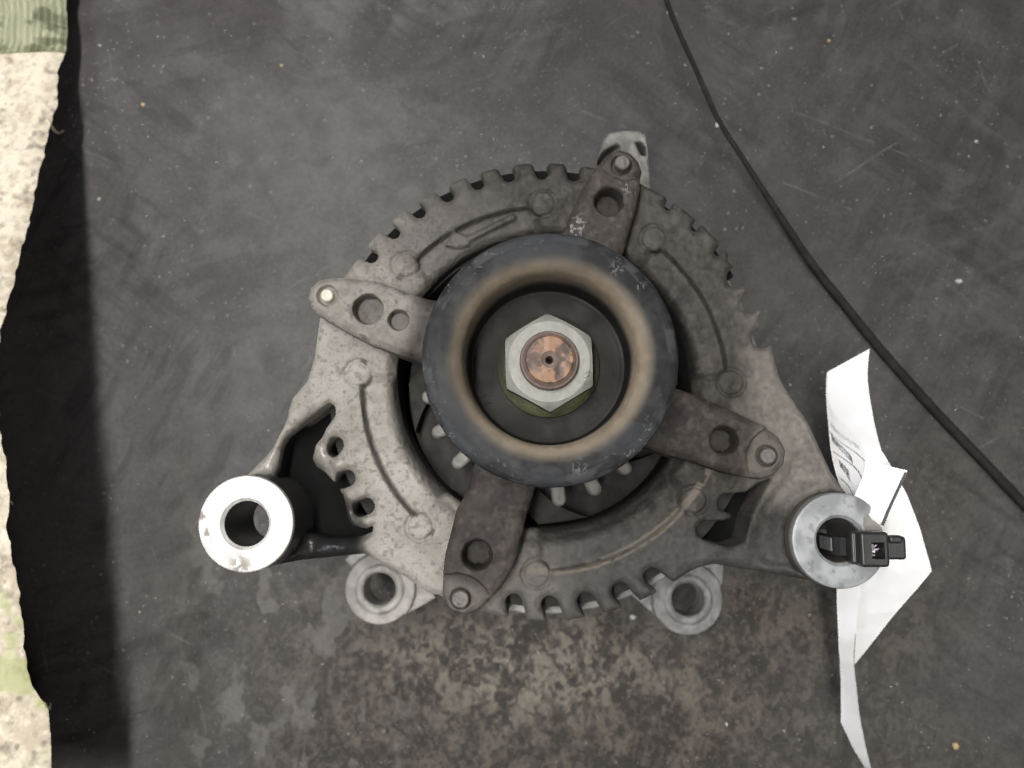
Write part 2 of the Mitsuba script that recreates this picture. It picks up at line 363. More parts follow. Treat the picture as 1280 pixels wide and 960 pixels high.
def zinc(p, n, uv):
    x, y, z = mm(p)
    c = mix((.17, .17, .152), (.285, .283, .255), fbm(x*.5, y*.5, z*.5, 4))
    c = mix(c, (.26, .26, .23), smoothstep(.6, .7, fbm(x*1.2, y*1.2, 3.0, 3))*.5)
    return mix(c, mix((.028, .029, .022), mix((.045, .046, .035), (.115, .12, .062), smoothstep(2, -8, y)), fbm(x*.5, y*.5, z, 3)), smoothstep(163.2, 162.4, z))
scene['zinc_plate'] = bumped(principled(proc(zinc), .5, metal=.1, spec=.3), lambda p, n, uv: .00003*fbm(p.x*1500, p.y*1500, p.z*1500, 3))
def rust(p, n, uv):
    x, y, z = mm(p)
    s = fbm(x*.5, y*.5, 2.0, 4)
    c = mix((.060, .036, .027), (.225, .122, .074), smoothstep(.36, .66, s))
    c = mix(c, (.22, .18, .16), smoothstep(2.3, 1.7, dr.sqrt(x*x + y*y))*.7)
    return mix(c, (.17, .135, .12), smoothstep(5.3, 5.8, dr.sqrt(x*x + y*y))*.8)
scene['coppery_steel'] = bumped(principled(proc(rust), proc(lambda p, n, uv: .28 + .3*fbm(p.x*800, p.y*800, 1.0, 2)), metal=.08, spec=.35), lambda p, n, uv: .00016*fbm(p.x*450, p.y*450, 2.0, 2))
scene['bolt_bright'] = two(principled((.50, .465, .39), .5, metal=.1))
scene['bolt_grey'] = bumped(principled(proc(lambda p, n, uv: mix((.10, .093, .085), (.17, .16, .15), fbm(p.x*900, p.y*900, 1.0, 3))), .55, metal=.2), cast_bump)
scene['black_plastic'] = two(principled(proc(lambda p, n, uv: mix((.018, .018, .018), (.032, .032, .031), fbm(p.x*500, p.y*500, p.z*500, 3))), .38, spec=.5))
scene['grey_plastic'] = two(principled((.12, .125, .125), .4, spec=.5))
scene['steel_barb'] = two({'type': 'roughconductor', 'material': 'Cr', 'alpha': .2})
scene['white_paper'] = two({'type': 'diffuse', 'reflectance': {'type': 'rgb', 'value': [.92, .92, .92]}})
scene['black_ink'] = two({'type': 'diffuse', 'reflectance': {'type': 'rgb', 'value': [.10, .10, .105]}})
scene['pale_ink'] = two({'type': 'diffuse', 'reflectance': {'type': 'rgb', 'value': [.34, .34, .33]}})
scene['cable_rubber'] = two(principled(proc(lambda p, n, uv: mix((.014, .013, .012), (.034, .031, .027), fbm(p.x*300, p.y*300, p.z*300, 3))), .75, spec=.12))

def cloth_color(p, n, uv):
    x, y, z = mm(p)
    s = fbm(x*.13, y*.10, 3.0, 4); f = fbm(x*.55, y*.45, 8.0, 3)
    c = mix((.60, .52, .40), (.82, .74, .60), smoothstep(.3, .6, s*.5 + f*.5))
    c = mix(c, (.13, .105, .08), smoothstep(.50, .85, fbm(x*.42, y*.30, 17.0, 5))*.6)
    c = mix(c, (.48, .50, .25), smoothstep(-52, -78, y)*smoothstep(-135, -112, y)*smoothstep(.35, .55, s)*.8)
    return mix(c, (.62, .43, .17), blot(x + 3*(s - .5), (y - 66)*.35, -185.5, 0, 3.6, 1.5)*.85)
scene['dirty_cloth'] = bumped(principled(proc(cloth_color), .9, spec=.1), lambda p, n, uv: .0005*fbm(p.x*700, p.y*500, 1.0, 3))
def band_color(p, n, uv):
    x, y, z = mm(p)
    c = mix((.27, .28, .18), (.47, .475, .335), fbm(x*.9, y*.12, 3.0, 3))
    return mix(c, (.10, .11, .06), smoothstep(.52, .75, fbm(x*.12, y*.2, 6.0, 3))*.75)
scene['green_weave'] = bumped(principled(proc(band_color), .85, spec=.1), lambda p, n, uv: .0004*fbm(p.x*900, p.y*900, 1.0, 3))
scene['grit_pale'] = two({'type': 'diffuse', 'reflectance': {'type': 'rgb', 'value': [.52, .50, .46]}})
scene['grit_amber'] = two({'type': 'diffuse', 'reflectance': {'type': 'rgb', 'value': [.50, .38, .20]}})

# ------------------------------------------------------------------ the table
put('table_top', (np.array([[-600, -450, 0], [500, -450, 0], [500, 500, 0], [-600, 500, 0], [-600, -450, -25], [500, -450, -25], [500, 500, -25], [-600, 500, -25]], float),
    np.array([[0, 1, 2, 3], [7, 6, 5, 4], [0, 4, 5, 1], [1, 5, 6, 2], [2, 6, 7, 3], [3, 7, 4, 0]])), 'table_vinyl')
labels['table_top'] = {'label': 'dark grey scuffed and dusty workbench top under the alternator', 'kind': 'structure'}

# ------------------------------------------------------------------ the alternator (shaft on the z axis, front upwards)
ALT = 'alternator'
labels[ALT] = {'label': 'used car alternator lying face up on the dark bench with a black pulley', 'category': 'alternator'}
BL, BR = np.array([-86.8, -41.1]), np.array([84.2, -45.6])     # the two mounting bosses
BOLTS = [np.array(b) for b in ((-63.9, 25.6), (23.5, 65.6), (63.9, -21.5), (-24.1, -62.0))]
def pol(r, deg): return np.array([r*math.cos(math.radians(deg)), r*math.sin(math.radians(deg))])

# front bracket: rim with teeth, rim step, pads, rotation arrow, and the two webs with their pockets
h = 0.5
X, Y = grid(-100, 99, -76, 74, h)
R = np.hypot(X, Y); A = np.degrees(np.arctan2(Y, X))
rim = np.maximum(R - 69.6, 44.9 - np.hypot(X, Y - 2.2))
lweb = sd_poly([(-51.2, 37.1), (-60.9, 32.1), (-68.5, 21), (-68.7, 16.1), (-68.9, 9.4), (-71.9, 1.4), (-76.5, -4.2), (-78.5, -11.1), (-83.1, -19), (-87, -23.1), (-90.8, -26.7), (-99.4, -38), (-92.2, -52), (-81.9, -54.5), (-74.8, -53.2), (-61.4, -51.6), (-53.6, -50.5), (-42.4, -55.4), (-33, -61.5), (-28.4, -49.6), (-28.6, -28.5), (-43.4, 7.4)], X, Y)
rweb = sd_poly([(60.4, 20.6), (63.7, 11.5), (66.6, 12.5), (68.8, 7.2), (71, 1.6), (74.5, -4.9), (79, -12.7), (83.3, -22.2), (87.6, -30.1), (92.4, -37.8), (92.9, -51.6), (85.6, -59.6), (77, -57.5), (65, -55.6), (50, -53.1), (39.5, -54.5), (25.4, -59.8), (18.6, -51.8), (33.2, -19.1), (52.8, 7.2)], X, Y)
notches = []
for a in (143.0, 134.2, 125.4, 116.6, 107.8, 99.2, 90.2, 81.6): notches.append((a, 66.3, 1.95, .6))
for a in (55, 46, 37.2): notches.append((a, 67.2, 1.0, .6))
for a in (29, 21.5, 12): notches.append((a, 67.6, 3.0, .8))
for a in (-98, -88.7, -79.3, -70, -60.8): notches.append((a, 65.0, 2.5, 1.0))
cut = np.full(X.shape, 1e9)
for a, r, w, k in notches:
    if w == 1.95: cut = np.minimum(cut, np.hypot(X - pol(71.2, a + .5)[0], Y - pol(71.2, a + .5)[1]) - 3.3)
    cut = np.minimum(cut, np.hypot(X - pol(70.4, a + 4.4)[0], Y - pol(70.4, a + 4.4)[1]) - 2.2) if w == 3.0 else cut
    cut = np.minimum(cut, sd_caps(pol(r, a), pol(r + 6, a + k*2), w, X, Y))
lpock = sd_poly([(-64.7, -5.3), (-63.2, -6.5), (-63, -9.2), (-66.9, -14.7), (-70.2, -18.1), (-71.5, -21.9), (-70.5, -24.5), (-67, -26.7), (-63.8, -29.8), (-61.1, -33.3), (-60.3, -37.1), (-60, -40.4), (-58, -42.7), (-53.5, -43.2), (-50.9, -42), (-51.3, -43.9), (-54.2, -45.3), (-58.9, -46.2), (-66.5, -46.2), (-72.5, -44.6), (-75.8, -38), (-78.4, -31.4), (-81.9, -27.2), (-80.5, -19), (-78.9, -15.9), (-73, -11.1), (-67.5, -7)], X, Y)
lfin = sd_poly([(-63.5, -11.8), (-61.3, -16.2), (-58.9, -23.8), (-55.6, -32.1), (-51, -38), (-50.4, -43.6), (-57, -45.5), (-62, -38), (-67, -28.6), (-71.9, -25), (-73, -20.2), (-68.5, -15.4)], X, Y)
for p, q in zip([(-62.9, -18.1), (-59.1, -28.1), (-53.2, -36.4)], [(-63.8, -19.3), (-61.2, -28.8), (-55.5, -37.3)]):
    cut = np.minimum(cut, sd_caps(p, q, 2.5, X, Y))
rpock = sd_poly([(66.9, -28.5), (65, -31.3), (63, -34.9), (60.7, -39.1), (59.7, -42.5), (58.8, -46.3), (54.6, -47.9), (47.6, -46), (45.1, -44.4), (44.9, -42.6), (47, -40.9), (52.9, -40.9), (55.5, -39.8), (55.3, -38.1), (51.8, -37), (51.4, -35.1), (53.1, -32.9), (59.7, -32.5), (63.1, -29.9)], X, Y)
body = smin(smin(rim, lweb, 3.0), rweb, 3.0)
body = np.maximum(body, 44.9 - np.hypot(X, Y - 2.2))
d2 = smax(body, -cut, .5)
d2 = smax(smax(d2, -lpock, 1.0), -(rpock - .35), .3)
d2 = np.maximum(d2, 13.2 - np.minimum(np.hypot(X - BL[0], Y - BL[1]), np.hypot(X - BR[0], Y - BR[1])))
H = np.full(X.shape, 113.0)
band = np.zeros(X.shape)
for a0, a1 in ((91, 138), (177, 228.5), (-92, -37), (2, 52)):
    am = (a0 + a1)/2; da = np.abs((A - am + 180) % 360 - 180)*np.pi/180*54
    half = (a1 - a0)/2*np.pi/180*54
    band = np.maximum(band, sstep(half + 1.5, half - 2.5, da))
H -= band*2.3*sstep(55.5, 54.3, R)
H -= 2.4*sstep(49.5, 45.2, R)**2
for a in (138.9, 90, 176.5, 229, -92.5, -38, .5, 53):
    d = np.hypot(X - pol(56, a)[0], Y - pol(56, a)[1])
    H = np.where(d < 4.0, np.maximum(H, 112.95), H); H -= .9*np.exp(-((d - 4.05)/.5)**2)
arrow = [(-30.2, 43), (-27.3, 48.6), (-26.1, 47.1), (-23.4, 46), (-16.5, 49.5), (-9.6, 53), (-8.3, 52.3), (-8.6, 51.3), (-16, 47.8), (-22.4, 44.3), (-22.9, 43), (-26.8, 42.3)]
H += 1.5*sstep(.4, -.4, sd_poly(arrow, X, Y))
# webs fall towards the bosses, fins fall into the left pocket
bl, br = np.hypot(X - BL[0], Y - BL[1]), np.hypot(X - BR[0], Y - BR[1])
H -= 5.0*sstep(40, 14, bl)*sstep(66, 74, R)
H -= 3.2*sstep(2.5, -1.5, lfin)*sstep(66.5, 70, R)
H -= 2.0*sstep(0, 1, -(Y + 43))*sstep(-48, -60, X)
trough = sstep(24, 17, br)*sstep(12, 15, br)
H -= (1.5*sstep(36, 16, br) + 1.2*trough)*sstep(68, 76, R)
H += 2.2*sstep(20, 14.5, br)*sstep(68, 76, R)
H -= 2.0*sstep(9, 0, np.abs(br - 24))*sstep(74, 80, R)*sstep(4, 9, -rweb)*(X > 50)
H += 1.6*sstep(3.5, .5, np.abs(rweb + 1.0))*sstep(70, 80, R)*sstep(60, 66, X)
PN = np.stack([X, Y, np.zeros_like(X)], -1)
H += .8*(meshkit.fbm(PN*.12, 3, 5) - .5) + .4*(meshkit.fbm(PN*.6, 2, 6) - .5)
H -= 1.3*sstep(-3.2, .3, d2)**2*(1 - .75*sstep(5, 1, rpock))
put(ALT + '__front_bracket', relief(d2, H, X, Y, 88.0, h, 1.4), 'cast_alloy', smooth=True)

# pocket floors and the wall under the webs, near-black: oil plus painted shade
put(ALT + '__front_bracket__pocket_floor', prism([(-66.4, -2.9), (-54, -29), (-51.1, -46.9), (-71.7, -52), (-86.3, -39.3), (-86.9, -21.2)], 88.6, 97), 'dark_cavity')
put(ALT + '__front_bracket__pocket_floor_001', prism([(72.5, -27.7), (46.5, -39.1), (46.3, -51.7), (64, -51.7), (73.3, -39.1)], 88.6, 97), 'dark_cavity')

# the four arms that carry the bearing
def arm(outline, holes, bolt, pad, chamfer, h=0.4):
    o = np.array(outline); X, Y = grid(o[:, 0].min() - 2, o[:, 0].max() + 2, o[:, 1].min() - 2, o[:, 1].max() + 2, h)
    d2 = sd_poly(outline, X, Y)
    H = np.full(X.shape, 121.0) - 1.5*sstep(34, 26, np.hypot(X, Y))
    db = np.hypot(X - bolt[0], Y - bolt[1]); po = bolt*(1 + 3.6/np.linalg.norm(bolt)); dp = np.hypot(X - po[0], Y - po[1])
    if pad: H -= 1.8*sstep(pad + .35, pad - .35, dp)
    H -= 1.6*sstep(.3, -.3, db - 3.0)
    for (x, y), r, depth in holes:
        d = np.hypot(X - x, Y - y)
        H -= depth*sstep(.3, -.3, d - r)
        if chamfer: H -= .9*sstep(1.0, .0, d - r)*(d >= r - .3)
    H += .35*(meshkit.fbm(np.stack([X, Y, 0*X], -1)*.2, 3, 9) - .5)
    H -= 1.3*sstep(-3.6, .3, d2)**2
    return relief(d2, H, X, Y, 107.0, h, 1.1)
aL = [(-18.8, 22.8), (-33.9, 24.6), (-39.5, 26.3), (-44.8, 28.4), (-50, 30.2), (-56.4, 31), (-62.8, 31.5), (-66.8, 30.6), (-69.3, 28.3), (-70, 25.2), (-69, 22.3), (-66.8, 19.9), (-58.7, 15.1), (-50.8, 11.1), (-42.1, 7.9), (-36.8, 6), (-18.7, -0.7)]
aT = [(4.7, 37.1), (5.7, 45.8), (6.7, 47.3), (9.2, 53.1), (11.8, 58.5), (14.2, 62.4), (16.1, 65.4), (19, 69.3), (23, 71), (26.4, 69.7), (28.7, 67.3), (29.8, 64), (28.9, 60.8), (28.9, 58.1), (27.8, 52.5), (25.8, 45.7), (23.8, 39), (19.9, 27.5)]
aR = [(20.7, 3.9), (38.6, -2), (43.2, -3.6), (50.4, -6.6), (57.9, -10.3), (64, -13.1), (68, -16.1), (69.9, -19.7), (69.3, -23.8), (66.2, -27), (62.7, -28.3), (57.1, -27.4), (52.2, -26.5), (42.4, -23.1), (34.8, -21.1), (29.6, -19.3), (14.8, -12.4)]
aB = [(-14, -5.4), (-20.5, -24), (-22.1, -30.2), (-23.6, -33.8), (-25.4, -36.9), (-27.2, -44.2), (-28.5, -49.1), (-29.3, -55.6), (-29.5, -61.1), (-27.4, -65.1), (-23.4, -66.6), (-18.9, -65.5), (-15.1, -61.5), (-12.1, -58.2), (-9.2, -53.3), (-7.7, -49.1), (-6.5, -43.7), (-5.1, -38.1), (-2.6, -30.2), (2.1, -19.2)]
S = ALT + '__strut'
put(S, arm(aL, [([(-51.7, 21.5)][0], 4.3, 4.5), ([(-42.7, 18.2)][0], 2.9, 3.0)], BOLTS[0], 0, False), 'arm_alloy', smooth=True)
put(S + '_001', arm(aT, [([(19.3, 53.8)][0], 3.9, 6.8)], BOLTS[1], 8.6, True), 'arm_alloy', smooth=True)
put(S + '_002', arm(aR, [([(51.5, -17)][0], 3.6, 6.5)], BOLTS[2], 9.6, True), 'arm_alloy', smooth=True)
put(S + '_003', arm(aB, [([(-19.4, -49.5)][0], 3.8, 7)], BOLTS[3], 10.6, True), 'arm_alloy', smooth=True)
for i, (b, r, t, mat) in enumerate(zip(BOLTS, (1.9, 2.2, 2.3, 2.5), (121.4, 121.2, 120.6, 120.0), ('bolt_bright', 'bolt_grey', 'bolt_grey', 'bolt_grey'))):
    k = ALT + '__through_bolt' + ('_%03d' % i if i else '')
    put(k, lathe([[0, 60], [r, 60], [r, t - .4], [r - .4, t], [r - 1.1, t], [r - 1.2, t - .12], [0, t - .12]], 40, b), mat, smooth=35)

# mounting bosses with bushings
def boss(c, r, hole, z0, z1):
    return lathe([[hole, z0], [r + .3, z0], [r, z1 - .8], [r - .25, z1 - .25], [r - .9, z1], [hole + .9, z1], [hole, z1 - 1.0], [hole, z0]], 96, c)
put(ALT + '__mounting_boss', boss(BL, 14.0, 6.6, 92.5, 118), 'bare_alloy', smooth=30)
labels[ALT + '__mounting_boss'] = {'label': 'bare white machined boss on the left of the alternator'}
def manifold(m): return m3.Manifold(m3.Mesh(np.asarray(m.vertices, np.float32), np.asarray(m.faces, np.uint32)))
b2 = boss(BR, 13.6, 6.4, 92.5, 118)
b2.merge_vertices()
try:
    c2 = prism([(94.2, -31.8), (93.8, -35.2), (93, -37.9), (91.1, -39.1), (91, -41.3), (92, -43.8), (99.4, -45.2), (102.5, -42), (98.7, -28.4)], 115.6, 125)
    c3 = prism([(94.7, -30.7), (93.8, -35.2), (93.3, -37.9), (94.7, -39.8), (96.5, -41.1), (98.6, -43.6), (102.5, -42), (98.7, -28.4)], 108, 125)
    r2 = manifold(b2) - manifold(c2) - manifold(c3)
    b2 = r2 if r2.num_tri() > 50 else b2
except Exception as e:
    print('boss cut', e)
put(ALT + '__mounting_boss_001', b2, 'dull_alloy', smooth=30)
labels[ALT + '__mounting_boss_001'] = {'label': 'dull grey boss with a broken rim on the right of the alternator'}

# stator, rear bracket, its lugs
put(ALT + '__stator_core', lathe([[46, 50], [66.8, 50], [66.8, 104], [46, 104], [46, 50]], 160), 'stator_steel', smooth=30)
put(ALT + '__stator_core__clamp_rim', lathe([[66.9, 91], [70.3, 91], [70.6, 92], [70.6, 95.2], [70.0, 96], [66.9, 96], [66.9, 91]], 160), 'rear_alloy', smooth=30)
arc = np.vstack([[pol(68.3, a) for a in range(30, 156, 2)], [pol(50, a) for a in range(154, 28, -2)]])
put(ALT + '__stator_core__notch_shade', prism(arc, 104.2, 107.5), 'dark_cavity')  # dark arc added under the notches to stand for their shade
put(ALT + '__rear_bracket', lathe([[0, 6], [46, 6], [56, 9], [62.5, 18], [63.5, 49.9], [0, 49.9]], 120), 'rear_alloy', smooth=30)
def lug(c, r, hole, extra, z0, z1, h=.5):
    X, Y = grid(min(c[0] - r - 3, min(p[0] for p in extra) - 2), max(c[0] + r + 3, max(p[0] for p in extra) + 2), c[1] - r - 3, max(c[1] + r + 3, max(p[1] for p in extra) + 2), h)
    dc = np.hypot(X - c[0], Y - c[1])
    e = sd_poly(extra, X, Y)
    d2 = np.maximum(np.minimum(dc - r, e), hole - dc)
    H = np.where(dc < r + .4, z1, z1 - 2.2) - .8*sstep(8.6, 9.4, dc)*(dc < r) - .7*sstep(hole + 1.0, hole, dc)
    H += .5*(meshkit.fbm(np.stack([X, Y, 0*X], -1)*.15, 3, 4) - .5)
    return relief(d2, H, X, Y, z0, h, .7)
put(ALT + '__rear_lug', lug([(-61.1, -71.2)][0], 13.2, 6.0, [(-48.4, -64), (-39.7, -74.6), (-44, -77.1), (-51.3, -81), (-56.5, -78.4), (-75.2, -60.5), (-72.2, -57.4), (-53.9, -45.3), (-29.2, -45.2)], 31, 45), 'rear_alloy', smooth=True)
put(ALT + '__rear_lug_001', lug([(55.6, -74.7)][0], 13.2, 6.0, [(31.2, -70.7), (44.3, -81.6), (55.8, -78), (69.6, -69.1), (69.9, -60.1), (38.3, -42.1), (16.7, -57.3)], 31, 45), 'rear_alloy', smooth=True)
earo = sg.Polygon([(19, 64.1), (18.8, 77.9), (20, 83.6), (21.2, 88.2), (24, 91.3), (29.3, 92.2), (34.3, 91.9), (36.8, 90.2), (37.5, 82.9), (38.1, 71.1), (38.4, 58.4)]).buffer(-.8).buffer(.8)
ear = earo.difference(sg.Polygon([(19.4, 81.3), (21.7, 84.5), (24.5, 86.5), (26.7, 87.3), (27.5, 85.9), (24.5, 84.2), (21.1, 81.3), (20.2, 77.9)])).difference(sg.Polygon([(32.9, 87.9), (35.1, 87.8), (36.7, 86.1), (36.7, 82.9), (34.7, 83.2)]))
eo = np.array(earo.exterior.coords)
Xe, Ye = grid(eo[:, 0].min() - 2, eo[:, 0].max() + 2, eo[:, 1].min() - 2, eo[:, 1].max() + 2, .4)
de = sd_poly(eo, Xe, Ye)
for ring_ in ([(19.4, 81.3), (21.7, 84.5), (24.5, 86.5), (26.7, 87.3), (27.5, 85.9), (24.5, 84.2), (21.1, 81.3), (20.2, 77.9)], [(32.9, 87.9), (35.1, 87.8), (36.7, 86.1), (36.7, 82.9), (34.7, 83.2)]):
    de = np.maximum(de, -sd_poly(ring_, Xe, Ye))
put(ALT + '__rear_ear', relief(de, np.full(Xe.shape, 84.0), Xe, Ye, 62, .4, 1.2), 'rear_alloy', smooth=True)
put(ALT + '__rear_ear__slot_floor', prism(earo.buffer(-1.2), 70, 72), 'stator_steel')

# rotor fan seen through the openings, bearing hub with its short ribs
put(ALT + '__rotor', lathe([[0, 70], [44.6, 70], [44.6, 76], [0, 78]], 96), 'dark_cavity', smooth=30)
fan = [lathe([[10, 93], [43.0, 93], [43.4, 94.2], [10, 96.2], [10, 93]], 80)]
for k in range(8):
    a = k*45 + 13 + (4 if k % 3 == 1 else 0)
    n_ = 14
    arc = [pol(20 + 22.5*i/(n_ - 1), a + 30*(i/(n_ - 1))**1.2) for i in range(n_)]
    arc2 = [pol(20 + 22.5*i/(n_ - 1), a + 30*(i/(n_ - 1))**1.2 + 9 + 12*i/(n_ - 1)) for i in range(n_)]
    fan.append(prism(np.vstack([arc, arc2[::-1]]), 93.6, 101))
put(ALT + '__rotor__cooling_fan', trimesh.util.concatenate(fan), 'fan_steel', smooth=30)
put(ALT + '__bearing_hub', lathe([[8, 100], [30, 100], [31, 104], [31, 113], [27, 118.6], [24, 124], [23, 138], [8, 138], [8, 100]], 96), 'fan_steel', smooth=30)
for k in range(20):
    a = -83 + 18*k
    e = pol(36, a)
    def near(poly): return sg.Polygon(poly).buffer(1.2).contains(sg.Point(e))
    if any(near(q) for q in (aL, aT, aR, aB)): continue
    pg = shapely.LineString([pol(25, a), pol(34.2, a)]).buffer(2.05, quad_segs=8)
    o = np.array(pg.exterior.coords)
    Xp, Yp = grid(o[:, 0].min() - 1, o[:, 0].max() + 1, o[:, 1].min() - 1, o[:, 1].max() + 1, .35)
    put(num(ALT + '__bearing_hub__rib'), relief(sd_poly(o, Xp, Yp), np.full(Xp.shape, 118.5), Xp, Yp, 112.5, .35, 1.2), 'hub_alloy', smooth=True)

# pulley: dished flange, cup, belt grooves below
prof = [[7.2, 155.0], [18.2, 155.0], [18.8, 155.3], [19.1, 156.2], [19.45, 163.0], [19.7, 167.0], [20.0, 169.2], [20.7, 170.7], [21.8, 171.6], [23.4, 172.0], [25.5, 171.9], [27.6, 171.4], [28.6, 170.9], [29.05, 170.1], [29.1, 169.2], [28.8, 167.9], [27.6, 167.4]]
for g in range(5):
    z = 166.8 - g*3.8
    prof += [[27.4, z], [27.0, z - .4], [24.2, z - 1.6], [24.2, z - 2.2], [27.0, z - 3.3]]
prof += [[27.6, 147.0], [28.8, 146.4], [28.8, 143], [28.0, 142], [12, 142], [7.2, 142], [7.2, 155.0]]
put(ALT + '__pulley', lathe(prof, 192), 'pulley_coat', smooth=40)
def mark(text, hgt, x, y, z, deg, bsdf, key, depth=.25, bold=False):
    t = meshkit.text_mesh(text, hgt, depth, bold)
    t.apply_translation(-np.r_[t.bounds.mean(0)[:2], 0])
    t.apply_transform(trimesh.transformations.rotation_matrix(math.radians(deg), [0, 0, 1]))
    t.apply_translation([x, y, z]); put(key, t, bsdf)
scene['stamp_shade'] = two(principled((.028, .026, .023), .7, spec=.1))
scene['stamp_line'] = two(principled((.14, .14, .12), .6, spec=.1))
mark('12', 2.2, -15.3, -8.0, 154.95, -63, 'stamp_shade', ALT + '__pulley__stamped_number')
mark('22', 2.2, 12.5, -9.2, 154.95, 45, 'stamp_shade', ALT + '__pulley__stamped_number_001')

hexa = sg.Polygon([pol(11.75, 91.5 + 60*k) for k in range(6)])
cone = lathe([[0, 150], [14, 150], [14, 159.4], [11.2, 163.3], [10.4, 164.2], [9.5, 164.8], [0, 164.8]], 96); cone.merge_vertices()
bore = lathe([[0, 100], [6.9, 100], [6.9, 180], [0, 180]], 64); bore.merge_vertices()
hx = prism(hexa, 156.5, 170); hx.merge_vertices()
put(ALT + '__flange_nut', manifold(hx) ^ manifold(cone) - manifold(bore), 'zinc_plate', smooth=25)
put(ALT + '__flange_nut__washer_face', lathe([[6.9, 155.05], [12.4, 155.05], [12.6, 155.5], [12.5, 156.5], [11.2, 158.0], [9.5, 158.6], [6.9, 158.6], [6.9, 155.05]], 96), 'zinc_plate', smooth=30)
for i, (x0, y0, x1, y1) in enumerate(((8.2, -3.0, 9.7, -2.4), (8.1, -3.9, 9.4, -3.4), (9.4, -3.4, 9.75, -2.5))):
    put(num(ALT + '__flange_nut__stamped_line'), prism(shapely.LineString([(x0, y0), (x1, y1)]).buffer(.11), 164.6, 164.9), 'stamp_line')
put(ALT + '__shaft_end', lathe([[0, 120], [6.85, 120], [6.85, 166.6], [6.6, 167.2], [6.2, 167.4], [5.9, 167.9], [5.3, 168.5], [2.0, 168.5], [1.7, 168.2], [.95, 167.4], [.9, 158], [0, 158]], 96), 'coppery_steel', smooth=30)

# ------------------------------------------------------------------ cable tie through the right boss
TIE = 'cable_tie'
labels[TIE] = {'label': 'black plastic cable tie looped through the right boss of the alternator', 'category': 'cable tie'}
def rbox(x0, x1, y0, y1, z0, z1, r=.8):
    hs = [m3.Manifold.sphere(r, 16).translate([x, y, z]) for x in (x0 + r, x1 - r) for y in (y0 + r, y1 - r) for z in (z0 + r, z1 - r)]
    return m3.Manifold.batch_hull(hs)
def ribbon(path, w, t):
    """A flat strap along a path in the xz direction, its width along y."""
    p = spline(path, 50); tg = np.gradient(p, axis=0); tg /= np.linalg.norm(tg, axis=1, keepdims=True)
    s = np.cross(tg, [0, 0, 1.0]); bad = np.linalg.norm(s, axis=1) < .2; s[bad] = [0, -1, 0]
    s = np.array([0, -1.0, 0]) + 0*s
    nrm = np.cross(s, tg); nrm /= np.linalg.norm(nrm, axis=1, keepdims=True)
    c = np.stack([p + s*w/2 + nrm*t/2, p - s*w/2 + nrm*t/2, p - s*w/2 - nrm*t/2, p + s*w/2 - nrm*t/2], 1)
    n = len(p); v = c.reshape(-1, 3); f = []
    for i in range(n - 1):
        for j in range(4):
            k = (j + 1) % 4; f.append([i*4 + j, i*4 + k, (i+1)*4 + k, (i+1)*4 + j])
    f += [[3, 2, 1, 0], [(n-1)*4, (n-1)*4 + 1, (n-1)*4 + 2, (n-1)*4 + 3]]
    m = trimesh.Trimesh(v, np.vstack([[q[0], q[1], q[2]] for q in f] + [[q[0], q[2], q[3]] for q in f]), process=False)
    m.fix_normals(); return m
hp = [(85.9, -42.6, 122), (95.4, -52.3, 122), (91.4, -48.3, 122), (102.9, -47.8, 118), (88, -47.1, 112)]
hx0, hy1, hx1, hy0 = hp[0][0], hp[0][1], hp[1][0], hp[1][1]; ym = (hy0 + hy1)/2
head = rbox(hx0 + 1.5, hx1, hy0, hy1, 118.1, 124.2, 1.0) + rbox(hx0, hx0 + 4.5, hy0 + .4, hy1 - .1, 117.4, 121.5, .9)
head = head - m3.Manifold.cube([3.6, 4.6, 20]).translate([hx1 - 5.0, ym - 2.6, 110])
put(TIE + '__head', head, 'black_plastic', smooth=35)
put(TIE + '__strap', ribbon([(hx0 - 1.8, ym, 97), (hx0 - 1.6, ym, 108), (hx0 - .6, ym, 114.5), (hx0 + 3, ym, 117.2), (hx1 - 4, ym, 117.6), (BR[0] + 16.5, ym, 114), (BR[0] + 17.5, ym, 104), (BR[0] + 17, ym, 94), (BR[0] + 12, ym, 90.5), (BR[0], ym, 90), (hx0 - 1.2, ym, 92)], 5.2, 1.3), 'black_plastic')
put(TIE + '__strap_teeth', trimesh.util.concatenate([tc.box([.5, 3.6, .8], trimesh.transformations.translation_matrix([hx0 - 2.5, ym + .3, 105.5 + 1.1*k])) for k in range(8)] + [tc.box([.3, 3.8, 9], trimesh.transformations.translation_matrix([hx0 - 2.35, ym + .3, 109])) ]), 'grey_plastic')
tl = [(95.8, -44.2, 121), (102, -50.7, 120)]
tail = rbox(tl[0][0] - 1, tl[1][0], tl[1][1], tl[0][1], 118.0, 120.2, .9) + rbox(tl[0][0] + 1.0, tl[1][0] - 1.3, tl[0][1] - 1.9, tl[0][1] + .35, 118.4, 121.2, .8)
put(TIE + '__tail', tail, 'black_plastic', smooth=35)
bx, by = hx1 - 3.4, ym
put(TIE + '__barb', trimesh.util.concatenate([tc.box([2.6, .5, 2.2], trimesh.transformations.translation_matrix([bx, by - .4, 122.2]) @ trimesh.transformations.euler_matrix(.3, .5, .6)), tc.box([1.1, 3.6, .3], trimesh.transformations.translation_matrix([bx - .9, by - .2, 122.9]) @ trimesh.transformations.euler_matrix(.3, -.4, .1)), tc.box([.5, 1.8, 1.6], trimesh.transformations.translation_matrix([bx + .1, by + 1.2, 121.6]) @ trimesh.transformations.euler_matrix(.5, .4, -.5))]), 'steel_barb')

# ------------------------------------------------------------------ paper tag behind the boss
TAG = 'paper_tag'
labels[TAG] = {'label': 'crumpled white paper tag with printed lines tied behind the right boss', 'category': 'paper tag'}
